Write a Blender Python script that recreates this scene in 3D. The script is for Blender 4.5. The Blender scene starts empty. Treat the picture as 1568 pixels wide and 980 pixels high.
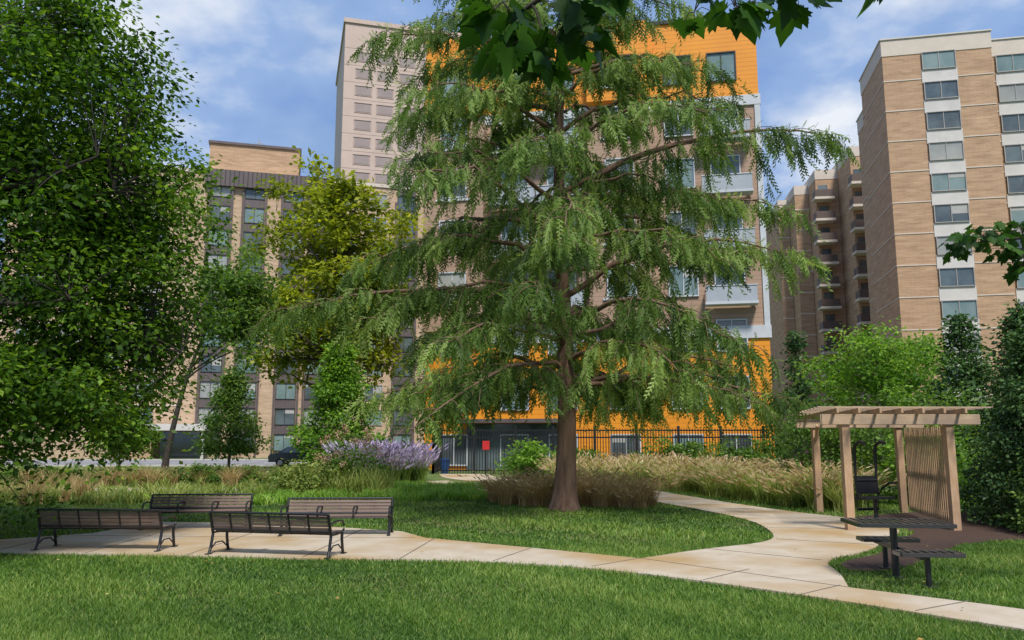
import bpy, math, random
import numpy as np
from math import radians, sin, cos, pi
random.seed(3)
sc=bpy.context.scene
sc.view_settings.view_transform='Standard'
sc.view_settings.look='None'
sc.view_settings.exposure=0
UP=np.array([0,0,1.0])

# ------------------------------------------------------------------ materials
def newmat(name):
    m=bpy.data.materials.new(name); m.use_nodes=True
    nt=m.node_tree; nt.nodes.clear()
    return m,nt
def N(nt,t,**kw):
    n=nt.nodes.new(t)
    for k,v in kw.items(): setattr(n,k,v)
    return n
def c4(c): return (c[0],c[1],c[2],1)
def M(name,c1,c2=None,scale=5,rough=.8,metal=0,bump=0,bscale=40,c3=None,scale3=.5,stretch=(1,1,1),spec=.5,lines=None):
    m,nt=newmat(name); L=nt.links.new
    out=N(nt,'ShaderNodeOutputMaterial'); p=N(nt,'ShaderNodeBsdfPrincipled')
    L(p.outputs[0],out.inputs[0])
    p.inputs['Roughness'].default_value=rough; p.inputs['Metallic'].default_value=metal
    p.inputs['Specular IOR Level'].default_value=spec
    tc=N(nt,'ShaderNodeTexCoord'); mp=N(nt,'ShaderNodeMapping'); mp.inputs['Scale'].default_value=stretch
    L(tc.outputs['Object'],mp.inputs[0])
    if c2 is None: c2=tuple(x*.75 for x in c1)
    n=N(nt,'ShaderNodeTexNoise'); n.inputs['Scale'].default_value=scale; n.inputs['Detail'].default_value=7; n.inputs['Roughness'].default_value=.65
    L(mp.outputs[0],n.inputs['Vector'])
    r=N(nt,'ShaderNodeValToRGB'); r.color_ramp.elements[0].position=.35; r.color_ramp.elements[1].position=.68
    r.color_ramp.elements[0].color=c4(c1); r.color_ramp.elements[1].color=c4(c2)
    L(n.outputs['Fac'],r.inputs[0]); col=r.outputs[0]
    if c3 is not None:
        n3=N(nt,'ShaderNodeTexNoise'); n3.inputs['Scale'].default_value=scale3; n3.inputs['Detail'].default_value=5
        L(tc.outputs['Object'],n3.inputs['Vector'])
        r3=N(nt,'ShaderNodeValToRGB'); r3.color_ramp.elements[0].position=.46; r3.color_ramp.elements[1].position=.64
        L(n3.outputs['Fac'],r3.inputs[0])
        mx=N(nt,'ShaderNodeMixRGB'); L(r3.outputs[0],mx.inputs[0]); L(col,mx.inputs[1]); mx.inputs[2].default_value=c4(c3); col=mx.outputs[0]
    if lines:
        per,wd,dk=lines
        sp=N(nt,'ShaderNodeSeparateXYZ'); L(tc.outputs['Object'],sp.inputs[0])
        d=N(nt,'ShaderNodeMath',operation='DIVIDE'); d.inputs[1].default_value=per; L(sp.outputs['Z'],d.inputs[0])
        f=N(nt,'ShaderNodeMath',operation='FRACT'); L(d.outputs[0],f.inputs[0])
        g=N(nt,'ShaderNodeMath',operation='LESS_THAN'); g.inputs[1].default_value=wd; L(f.outputs[0],g.inputs[0])
        g2=N(nt,'ShaderNodeMath',operation='MULTIPLY'); g2.inputs[1].default_value=dk; L(g.outputs[0],g2.inputs[0])
        mx=N(nt,'ShaderNodeMixRGB'); L(g2.outputs[0],mx.inputs[0]); L(col,mx.inputs[1]); mx.inputs[2].default_value=(c1[0]*.2,c1[1]*.2,c1[2]*.2,1); col=mx.outputs[0]
    L(col,p.inputs['Base Color'])
    if bump:
        nb=N(nt,'ShaderNodeTexNoise'); nb.inputs['Scale'].default_value=bscale; nb.inputs['Detail'].default_value=8
        L(mp.outputs[0],nb.inputs['Vector'])
        b=N(nt,'ShaderNodeBump'); b.inputs['Strength'].default_value=bump; b.inputs['Distance'].default_value=.02
        L(nb.outputs['Fac'],b.inputs['Height']); L(b.outputs[0],p.inputs['Normal'])
    return m
def brick(name,c1,c2,mortar,sx=.8,stain=None):
    m,nt=newmat(name); L=nt.links.new
    out=N(nt,'ShaderNodeOutputMaterial'); p=N(nt,'ShaderNodeBsdfPrincipled'); L(p.outputs[0],out.inputs[0])
    p.inputs['Roughness'].default_value=.9
    tc=N(nt,'ShaderNodeTexCoord'); sp=N(nt,'ShaderNodeSeparateXYZ'); L(tc.outputs['Object'],sp.inputs[0])
    ad=N(nt,'ShaderNodeMath',operation='ADD'); L(sp.outputs['X'],ad.inputs[0]); L(sp.outputs['Y'],ad.inputs[1])
    cb=N(nt,'ShaderNodeCombineXYZ'); L(ad.outputs[0],cb.inputs[0]); L(sp.outputs['Z'],cb.inputs[1])
    b=N(nt,'ShaderNodeTexBrick'); L(cb.outputs[0],b.inputs['Vector'])
    b.inputs['Scale'].default_value=1; b.inputs['Brick Width'].default_value=sx; b.inputs['Row Height'].default_value=.2*sx
    b.inputs['Mortar Size'].default_value=.012; b.inputs['Color1'].default_value=c4(c1); b.inputs['Color2'].default_value=c4(c2); b.inputs['Mortar'].default_value=c4(mortar)
    n=N(nt,'ShaderNodeTexNoise'); n.inputs['Scale'].default_value=1.2; n.inputs['Detail'].default_value=8; n.inputs['Roughness'].default_value=.7
    mp=N(nt,'ShaderNodeMapping'); mp.inputs['Scale'].default_value=(.35,.35,2.5); L(tc.outputs['Object'],mp.inputs[0]); L(mp.outputs[0],n.inputs['Vector'])
    r=N(nt,'ShaderNodeValToRGB'); r.color_ramp.elements[0].position=.3; r.color_ramp.elements[1].position=.7
    r.color_ramp.elements[0].color=(.70,.68,.66,1); r.color_ramp.elements[1].color=(1.18,1.18,1.17,1); L(n.outputs['Fac'],r.inputs[0])
    mx=N(nt,'ShaderNodeMixRGB',blend_type='MULTIPLY'); mx.inputs[0].default_value=1; L(b.outputs[0],mx.inputs[1]); L(r.outputs[0],mx.inputs[2])
    L(mx.outputs[0],p.inputs['Base Color']); return m
def glass(name,c1,c2,rough=.06,scale=.35):
    m=M(name,c1,c2,scale=scale,rough=rough,spec=.9); return m
def leafmat(name,dark,mid,light,trans=.35,rough=.55):
    m,nt=newmat(name); L=nt.links.new
    out=N(nt,'ShaderNodeOutputMaterial')
    a=N(nt,'ShaderNodeAttribute'); a.attribute_name='v'
    r=N(nt,'ShaderNodeValToRGB'); e=r.color_ramp.elements; e[0].position=.1; e[0].color=c4(dark); e[1].position=.95; e[1].color=c4(light)
    k=e.new(.5); k.color=c4(mid)
    L(a.outputs['Fac'],r.inputs[0])
    p=N(nt,'ShaderNodeBsdfPrincipled'); p.inputs['Roughness'].default_value=rough; p.inputs['Specular IOR Level'].default_value=.3
    t=N(nt,'ShaderNodeBsdfTranslucent'); g=N(nt,'ShaderNodeMixRGB',blend_type='MULTIPLY'); g.inputs[0].default_value=1; g.inputs[2].default_value=(1.45,1.4,.7,1)
    L(r.outputs[0],p.inputs['Base Color']); L(r.outputs[0],g.inputs[1]); L(g.outputs[0],t.inputs[0])
    x=N(nt,'ShaderNodeMixShader'); x.inputs[0].default_value=trans; L(p.outputs[0],x.inputs[1]); L(t.outputs[0],x.inputs[2]); L(x.outputs[0],out.inputs[0])
    return m

# ------------------------------------------------------------------ mesh helpers
def mesh_np(name,V,F,mat,parent=None,attr=None,smooth=False):
    V=np.asarray(V,dtype=np.float32).reshape(-1,3); F=np.asarray(F,dtype=np.int32)
    me=bpy.data.meshes.new(name); k=F.shape[1]
    me.vertices.add(len(V)); me.vertices.foreach_set('co',V.ravel())
    me.loops.add(F.size); me.loops.foreach_set('vertex_index',F.ravel())
    me.polygons.add(len(F)); me.polygons.foreach_set('loop_start',np.arange(len(F),dtype=np.int32)*k)
    me.update(calc_edges=True); me.validate()
    if attr is not None:
        at=me.attributes.new('v','FLOAT','POINT'); at.data.foreach_set('value',np.asarray(attr,dtype=np.float32).ravel())
    if smooth: me.polygons.foreach_set('use_smooth',np.ones(len(F),dtype=bool))
    me.materials.append(mat)
    o=bpy.data.objects.new(name,me); sc.collection.objects.link(o)
    if parent is not None: o.parent=parent
    return o
def empty(name,loc=(0,0,0),rz=0):
    e=bpy.data.objects.new(name,None); e.location=loc; e.rotation_euler=(0,0,rz); sc.collection.objects.link(e); e.empty_display_size=.3; return e

class B:
    def __init__(s,name,loc=(0,0,0),rz=0,bevel=0,sc_=(1,1,1)):
        s.name=name; s.loc=loc; s.rz=rz; s.p={}; s.bevel=bevel; s.sc=sc_
    def g(s,nm,mat):
        if nm not in s.p: s.p[nm]=[[],[],mat]
        return s.p[nm]
    def box(s,nm,mat,x0,x1,y0,y1,z0,z1):
        V,F,_=s.g(nm,mat); i=len(V)
        V+= [(x0,y0,z0),(x1,y0,z0),(x1,y1,z0),(x0,y1,z0),(x0,y0,z1),(x1,y0,z1),(x1,y1,z1),(x0,y1,z1)]
        F+= [(i,i+3,i+2,i+1),(i+4,i+5,i+6,i+7),(i,i+1,i+5,i+4),(i+1,i+2,i+6,i+5),(i+2,i+3,i+7,i+6),(i+3,i,i+4,i+7)]
    def beam(s,nm,mat,a,b,w,h,up=(0,0,1)):
        a=np.array(a,float); b=np.array(b,float); d=b-a; d/=np.linalg.norm(d); u=np.array(up,float)
        if abs(d@u)>.95*np.linalg.norm(u): u=np.array([0,1.0,0])
        x=np.cross(d,u); x/=np.linalg.norm(x); z=np.cross(x,d)
        V,F,_=s.g(nm,mat); i=len(V)
        for e in (a,b):
            for sx,sz in((-1,-1),(1,-1),(1,1),(-1,1)): V.append(tuple(e+x*sx*w/2+z*sz*h/2))
        F+= [(i,i+1,i+2,i+3),(i+7,i+6,i+5,i+4),(i,i+4,i+5,i+1),(i+1,i+5,i+6,i+2),(i+2,i+6,i+7,i+3),(i+3,i+7,i+4,i)]
    def tube(s,nm,mat,pts,r,n=8):
        V,F,_=s.g(nm,mat); v,f=tube(pts,r,n); i=len(V)
        V+= [tuple(q) for q in v]; F+= [tuple(int(a)+i for a in q) for q in f]
        m=len(v); F.append(tuple(i+k for k in range(n))[::-1]); F.append(tuple(i+m-n+k for k in range(n)))
    def build(s):
        e=empty(s.name,s.loc,s.rz); e.scale=s.sc
        for nm,(V,F,mat) in s.p.items():
            me=bpy.data.meshes.new(nm); me.from_pydata(V,[],F); me.update(); me.materials.append(mat)
            o=bpy.data.objects.new(nm,me); sc.collection.objects.link(o); o.parent=e
            if s.bevel:
                b=o.modifiers.new('bev','BEVEL'); b.width=s.bevel; b.segments=2; b.limit_method='ANGLE'
        return e
def tube(pts,r,n=6):
    pts=np.asarray(pts,float); K=len(pts)
    r=np.broadcast_to(np.asarray(r,float),(K,))
    t=np.gradient(pts,axis=0); t/=np.linalg.norm(t,axis=1)[:,None]+1e-9
    m=t.mean(0); ref=np.array([0,0,1.0]) if abs(m[2])<.8*np.linalg.norm(m) else np.array([1.0,0.1,0])
    x=np.cross(t,ref); x/=np.linalg.norm(x,axis=1)[:,None]+1e-9; y=np.cross(t,x)
    a=np.arange(n)*2*pi/n
    V=pts[:,None]+r[:,None,None]*(np.cos(a)[None,:,None]*x[:,None]+np.sin(a)[None,:,None]*y[:,None])
    F=[]
    for k in range(K-1):
        for j in range(n): F.append((k*n+j,k*n+(j+1)%n,(k+1)*n+(j+1)%n,(k+1)*n+j))
    return V.reshape(-1,3),np.array(F)
class Tubes:
    def __init__(s): s.V=[];s.F=[];s.n=0
    def add(s,pts,r,n=6):
        v,f=tube(pts,r,n); s.V.append(v); s.F.append(f+s.n); s.n+=len(v)
    def obj(s,name,mat,parent): return mesh_np(name,np.vstack(s.V),np.vstack(s.F),mat,parent,smooth=True)
def norm(a): return a/(np.linalg.norm(a,axis=-1,keepdims=True)+1e-9)
def frames(D,rg,sig=.8):
    D=norm(D); U=UP+rg.normal(size=D.shape)*sig
    X=norm(np.cross(D,U)); Z=np.cross(X,D)
    return np.stack([X,D,Z],axis=-1)
def scatter(T,F,P,R,S):
    T=np.asarray(T,float); F=np.asarray(F); n=len(P); S=np.broadcast_to(S,(n,))
    V=np.einsum('nij,vj->nvi',R,T)*S[:,None,None]+P[:,None,:]
    FF=(F[None]+ (np.arange(n)*len(T))[:,None,None]).reshape(-1,F.shape[1])
    return V.reshape(-1,3),FF
LEAF=([(0,0,0),(.3,.45,.06),(0,1,-.05),(-.3,.45,.06)],[(0,1,2,3)])
def inpoly(P,poly):
    x,y=P[:,0],P[:,1]; c=np.zeros(len(P),bool); n=len(poly)
    for i in range(n):
        x1,y1=poly[i]; x2,y2=poly[(i+1)%n]
        if y1==y2: continue
        c^=((y1>y)!=(y2>y))&(x<(x2-x1)*(y-y1)/(y2-y1)+x1)
    return c
def rnd_in(poly,n,rg):
    a=np.array(poly); out=[]
    lo=a.min(0);hi=a.max(0); tot=0
    while tot<n:
        P=lo+rg.random((n*2,2))*(hi-lo); P=P[inpoly(P,poly)]; out.append(P); tot+=len(P)
        if tot==0: break
    return np.vstack(out)[:n]
def patch(P):
    return .5+.22*np.sin(P[:,0]*.9+1.3*np.sin(P[:,1]*.7))+.18*np.sin(P[:,1]*1.7+P[:,0]*.6+2*np.sin(P[:,0]*.5))+.12*np.sin(P[:,0]*4.1+P[:,1]*3.3)+.14*np.sin(P[:,0]*9.3+3*np.sin(P[:,1]*5.1))*np.sin(P[:,1]*8.2+2*np.sin(P[:,0]*6))
def blades(P,n,h,lean,w,rg,segs=3,hv=.3,spread=.05,z0=0):
    N_=len(P)*n; b=np.repeat(P,n,axis=0)+rg.normal(size=(N_,2))*spread
    hh=np.repeat(np.broadcast_to(h,(len(P),)),n)
    H=hh*(1-hv+2*hv*rg.random(N_)); az=rg.random(N_)*2*pi; Ld=lean*H*(.3+.9*rg.random(N_))
    wa=az+pi/2+rg.normal(size=N_)*.5
    t=np.linspace(0,1,segs+1)
    cx=b[:,0,None]+np.cos(az)[:,None]*Ld[:,None]*t**2; cy=b[:,1,None]+np.sin(az)[:,None]*Ld[:,None]*t**2
    cz=z0+H[:,None]*(t*(1-.28*lean*t))[None]
    ww=w*(1-t*.88)[None]*.5*np.ones((N_,1))
    V=np.empty((N_,segs+1,2,3))
    for k,sg in enumerate((-1,1)):
        V[:,:,k,0]=cx+sg*np.cos(wa)[:,None]*ww; V[:,:,k,1]=cy+sg*np.sin(wa)[:,None]*ww; V[:,:,k,2]=cz
    f=[(2*s,2*s+1,2*s+3,2*s+2) for s in range(segs)]
    F=(np.array(f)[None]+(np.arange(N_)*(segs+1)*2)[:,None,None]).reshape(-1,4)
    tip=np.stack([cx[:,-1],cy[:,-1],cz[:,-1]],1); d=np.stack([cx[:,-1]-cx[:,-2],cy[:,-1]-cy[:,-2],cz[:,-1]-cz[:,-2]],1)
    return V.reshape(-1,3),F,N_,(segs+1)*2,tip,d

# ------------------------------------------------------------------ palette
m_ground=M('ground_grass',(.05,.10,.016),(.105,.17,.028),scale=3,rough=.95,bump=.6,bscale=60,c3=(.15,.16,.05),scale3=.35)
m_conc=M('path_concrete',(.44,.36,.26),(.53,.455,.36),scale=2.2,rough=.7,bump=.15,bscale=90,c3=(.39,.26,.12),scale3=.42)
m_joint=M('joint_dark',(.16,.13,.10),rough=.9)
m_asph=M('asphalt',(.19,.19,.21),(.25,.25,.27),scale=.6,rough=.8)
m_kerb=M('kerb_concrete',(.45,.43,.4),(.55,.53,.5),scale=2)
m_paint=M('road_paint',(.75,.75,.73),(.6,.6,.58),scale=8)
m_mulch=M('mulch',(.035,.018,.012),(.10,.055,.035),scale=30,rough=1,bump=1,bscale=60)
m_bark=M('bark_brown',(.11,.06,.04),(.22,.14,.095),scale=9,rough=.95,bump=1,bscale=18,stretch=(1,1,.12))
m_barkg=M('bark_grey',(.09,.07,.055),(.2,.17,.13),scale=10,rough=.95,bump=.8,bscale=25,stretch=(1,1,.3))
m_barkd=M('bark_dark',(.03,.024,.02),(.06,.048,.04),scale=10,rough=.95)
lf_cyp=leafmat('cypress_leaf',(.04,.085,.014),(.145,.24,.045),(.33,.44,.12),.42)
lf_left=leafmat('elm_leaf',(.02,.06,.005),(.085,.185,.014),(.27,.43,.04),.45)
lf_syc=leafmat('sycamore_leaf',(.11,.15,.012),(.27,.33,.022),(.54,.54,.06),.48)
lf_young=leafmat('young_leaf',(.08,.18,.02),(.17,.33,.035),(.32,.50,.07),.45)
lf_mid=leafmat('mid_leaf',(.055,.12,.02),(.13,.235,.04),(.25,.37,.08),.42)
lf_con=leafmat('conifer_leaf',(.025,.065,.022),(.065,.14,.035),(.15,.26,.07),.25)
lf_map=leafmat('maple_leaf',(.015,.05,.006),(.03,.09,.01),(.06,.15,.015),.45)
lf_lawn=leafmat('lawn_blade',(.035,.095,.010),(.125,.24,.030),(.31,.38,.10),.38)
lf_orn=leafmat('ornamental_blade',(.12,.19,.035),(.28,.34,.08),(.52,.50,.2),.35)
lf_tan=leafmat('tan_blade',(.26,.17,.08),(.44,.31,.15),(.62,.48,.28),.3)
lf_plume=leafmat('plume',(.36,.25,.14),(.56,.43,.28),(.72,.60,.44),.4)
lf_lav=leafmat('lavender_bloom',(.28,.22,.42),(.46,.39,.64),(.64,.56,.78),.3)
lf_pink=leafmat('hydrangea_bloom',(.25,.11,.09),(.42,.24,.17),(.55,.42,.28),.3)

# ------------------------------------------------------------------ world
SAZ,SEL=166,56
w=bpy.data.worlds.new('World'); sc.world=w; w.use_nodes=True; nt=w.node_tree; nt.nodes.clear(); L=nt.links.new
out=N(nt,'ShaderNodeOutputWorld'); bg=N(nt,'ShaderNodeBackground'); bg.inputs[1].default_value=.15
sky=N(nt,'ShaderNodeTexSky'); sky.sky_type='NISHITA'; sky.sun_disc=False; sky.sun_elevation=radians(SEL); sky.sun_rotation=radians(SAZ); sky.air_density=1.2; sky.dust_density=1.0
tc=N(nt,'ShaderNodeTexCoord'); sp=N(nt,'ShaderNodeSeparateXYZ'); L(tc.outputs['Generated'],sp.inputs[0])
mz=N(nt,'ShaderNodeMath',operation='ADD'); mz.inputs[1].default_value=.22; L(sp.outputs['Z'],mz.inputs[0])
mm=N(nt,'ShaderNodeMath',operation='MAXIMUM'); mm.inputs[1].default_value=.05; L(mz.outputs[0],mm.inputs[0])
dx=N(nt,'ShaderNodeMath',operation='DIVIDE'); dy=N(nt,'ShaderNodeMath',operation='DIVIDE')
L(sp.outputs['X'],dx.inputs[0]); L(mm.outputs[0],dx.inputs[1]); L(sp.outputs['Y'],dy.inputs[0]); L(mm.outputs[0],dy.inputs[1])
cb=N(nt,'ShaderNodeCombineXYZ'); L(dx.outputs[0],cb.inputs[0]); L(dy.outputs[0],cb.inputs[1])
n1=N(nt,'ShaderNodeTexNoise'); n1.inputs['Scale'].default_value=1.5; n1.inputs['Detail'].default_value=9; n1.inputs['Roughness'].default_value=.5; n1.inputs['Distortion'].default_value=.3
mp=N(nt,'ShaderNodeMapping'); mp.inputs['Location'].default_value=(3.1,1.7,0); L(cb.outputs[0],mp.inputs[0]); L(mp.outputs[0],n1.inputs['Vector'])
r1=N(nt,'ShaderNodeValToRGB'); r1.color_ramp.elements[0].position=.22; r1.color_ramp.elements[1].position=.48; L(n1.outputs['Fac'],r1.inputs[0])
n2=N(nt,'ShaderNodeTexNoise'); n2.inputs['Scale'].default_value=2.1; n2.inputs['Detail'].default_value=8; n2.inputs['Roughness'].default_value=.52; L(cb.outputs[0],n2.inputs['Vector'])
r2=N(nt,'ShaderNodeValToRGB'); r2.color_ramp.elements[0].position=.40; r2.color_ramp.elements[1].position=.66
r2.color_ramp.elements[0].color=(1.35,2.3,4.5,1); r2.color_ramp.elements[1].color=(5.6,5.9,6.4,1); L(n2.outputs['Fac'],r2.inputs[0])
k2=r2.color_ramp.elements.new(.53); k2.color=(2.1,3.1,5.1,1)
mx=N(nt,'ShaderNodeMixRGB'); L(r1.outputs[0],mx.inputs[0]); L(sky.outputs[0],mx.inputs[1]); L(r2.outputs[0],mx.inputs[2])
L(mx.outputs[0],bg.inputs[0]); L(bg.outputs[0],out.inputs[0])
sd=bpy.data.lights.new('sun','SUN'); sd.energy=4.6; sd.angle=radians(10); sd.color=(1,.95,.87)
so=bpy.data.objects.new('sun',sd); sc.collection.objects.link(so)
from mathutils import Vector
sdir=Vector((sin(radians(SAZ))*cos(radians(SEL)),cos(radians(SAZ))*cos(radians(SEL)),sin(radians(SEL))))
so.rotation_euler=sdir.to_track_quat('Z','Y').to_euler(); so.location=(20,-20,40)

# ------------------------------------------------------------------ camera
cd=bpy.data.cameras.new('camera'); cd.lens=28.3; cd.sensor_width=36; cd.clip_end=5000; cd.clip_start=.05
co=bpy.data.objects.new('camera',cd); sc.collection.objects.link(co); co.location=(0,0,1.9); co.rotation_euler=(radians(90+8.54),0,0); sc.camera=co

# ------------------------------------------------------------------ ground and paths
def sheet(name,poly,z,mat,thick=0):
    n=len(poly); V=[(p[0],p[1],z) for p in poly]; F=[tuple(range(n))]
    if thick:
        V+=[(p[0],p[1],z-thick) for p in poly]
        for k in range(n): F.append((k,n+k,n+(k+1)%n,(k+1)%n))
    me=bpy.data.meshes.new(name); me.from_pydata(V,[],F); me.update(); me.materials.append(mat)
    import bmesh
    bm=bmesh.new(); bm.from_mesh(me); bmesh.ops.triangulate(bm,faces=bm.faces[:]); bm.normal_update()
    bmesh.ops.recalc_face_normals(bm,faces=bm.faces[:])
    bm.to_mesh(me); bm.free()
    o=bpy.data.objects.new(name,me); sc.collection.objects.link(o); return o
sheet('ground',[(-2000,-600),(2000,-600),(2000,3500),(-2000,3500)],0,m_ground)
def smooth(pts,it=2):
    for _ in range(it):
        q=[pts[0]]
        for a,b in zip(pts[:-1],pts[1:]):
            q.append((a[0]*.75+b[0]*.25,a[1]*.75+b[1]*.25)); q.append((a[0]*.25+b[0]*.75,a[1]*.25+b[1]*.75))
        q.append(pts[-1]); pts=q
    return pts
near=smooth([(-22,15),(-8.7,14.1),(-5.9,13.75),(-3,13.35),(-.88,13.25),(1.14,12.5),(2.76,11.15),(3.97,9.86),(5.14,8.45),(9,4.2)])
far_r=[(10.6,5.2),(6.7,8.4),(5.5,9.7),(4.35,10.8)]
br_r=smooth([(4.35,10.8),(4.7,11.9),(4.9,13.2),(6.3,14.4),(7.3,16.3),(8.4,17.6),(8.5,20.0),(7.3,22.4),(6.1,27.9),(5.4,31.7),(3.2,36),(-.6,41),(-1.4,46.9)])
br_l=smooth([(-4.2,46.9),(-3.4,41),(-.2,36.3),(2.9,32),(3.7,28),(4.6,25.3),(5.75,20.2),(5.5,17.5),(4.95,15.6),(3.4,14.6),(2.07,13.4)])
far_l=[(1.28,14.0),(-1.7,16.2),(-2.3,17.3),(-5.4,19.0),(-8.3,19.3),(-8.6,17.0),(-9.8,15.9),(-22,16.6)]
path_poly=near+far_r+br_r[1:]+br_l+far_l
sheet('concrete_path',path_poly,.03,m_conc,.08)
J=B('path_joints')
def joint(a,b): J.beam('joints',m_joint,(a[0],a[1],.0322),(b[0],b[1],.0322),.022,.003)
for a,b in [((6.6,6.7),(7.9,7.4)),((4.5,9.35),(5.4,9.9)),((3.55,10.3),(4.3,10.95)),((2.6,11.35),(3.5,12.3)),((1.2,12.55),(2.05,13.4)),((-.3,13.1),(.35,14.7)),((-1.8,13.35),(-1.5,16.1)),((-3.4,13.5),(-3.2,17.8)),((-5.4,13.75),(-5.3,18.9)),((-7.2,14.0),(-7.3,19.1)),((-8.9,14.2),(-9,16.2)),((-10.7,14.3),(-10.7,16.0)),
            ((2.07,13.4),(4.35,10.8)),((3.4,14.6),(4.92,13.2)),((5.1,16.0),(6.6,15.1)),((5.6,18),(8.4,17.7)),((5.7,20.2),(8.4,20.3)),((5.0,23.4),(6.9,23.9)),((4.4,26.2),(6.3,26.7)),((3.6,29),(5.8,29.4)),((-5.3,16.3),(-1.9,16.2)),((-8.8,16.6),(-5.3,16.3))]: joint(a,b)
J.build()
side_poly=[(-60,31.6),(-10.6,31.2),(-4.5,34.8),(-2.6,37.5),(-3.1,39.3),(-6,36.4),(-11,33.1),(-60,33.4)]
sheet('garden_path',side_poly,.026,m_conc,.06)
bed1=smooth([(4.98,12.3),(5.1,13.1),(6.45,14.25),(7.45,16.1),(8.6,17.4),(8.6,22),(20,24),(20,16.6),(10.9,16.1),(8.6,15.7),(7.2,14.0),(6.1,12.7),(5.4,12.2)],1)
sheet('mulch_bed',bed1,.012,m_mulch)
sheet('asphalt_street',[(-140,58),(40,64),(40,84),(-140,76)],.012,m_asph)
K=B('street_kerb'); K.beam('kerb',m_kerb,(-140,57.8,.06),(40,63.8,.06),.2,.12); K.beam('far_kerb',m_kerb,(-140,76.2,.06),(40,84.2,.06),.2,.12)
K.build()
PM=B('parking_markings')
for i in range(16): PM.beam('stripes',m_paint,(-52+i*2.8,70,.0185),(-52+i*2.8+.6,74.8,.0185),.14,.004)
PM.build()

# ------------------------------------------------------------------ lawn blades
rg=np.random.default_rng(11)
def lawn(name,ylo,yhi,n,h,wd,xm=.68):
    Y=ylo+(yhi-ylo)*rg.random(n); X=(rg.random(n)*2-1)*(Y*xm+1)
    P=np.stack([X,Y],1)
    P=P[~inpoly(P,path_poly)&~inpoly(P,bed1)]
    pa=patch(P)
    V,F,NN,k,_,_=blades(P,1,h*(.65+.7*np.clip(pa,0,1)),.9,wd,rg,segs=1,spread=0,hv=.45)
    a=np.clip(pa*.62+.06+rg.normal(size=NN)*.2,0,1)
    a[rg.random(NN)<.04]=1
    return V,F,np.repeat(a,k)
ge=empty('lawn_grass')
for i,(a,b,n,h,wd) in enumerate([(6.3,10,150000,.06,.011),(10,16,120000,.065,.016),(16,31,110000,.075,.028)]):
    V,F,A=lawn('x',a,b,n,h,wd); mesh_np('blades_%d'%i,V,F,lf_lawn,ge,attr=A)
P=np.stack([(rg.random(60)*2-1)*8,7+rg.random(60)*9],1); P3=np.column_stack([P,np.full(60,.06)])
V,F=scatter(*LEAF,P3,frames(rg.normal(size=(60,3))*[1,1,.15],rg,.3),.045+.025*rg.random(60))
mesh_np('fallen_leaves',V,F,leafmat('fallen',(.25,.16,.04),(.4,.28,.07),(.5,.42,.14),.2),attr=np.repeat(rg.random(60),4))

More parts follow.
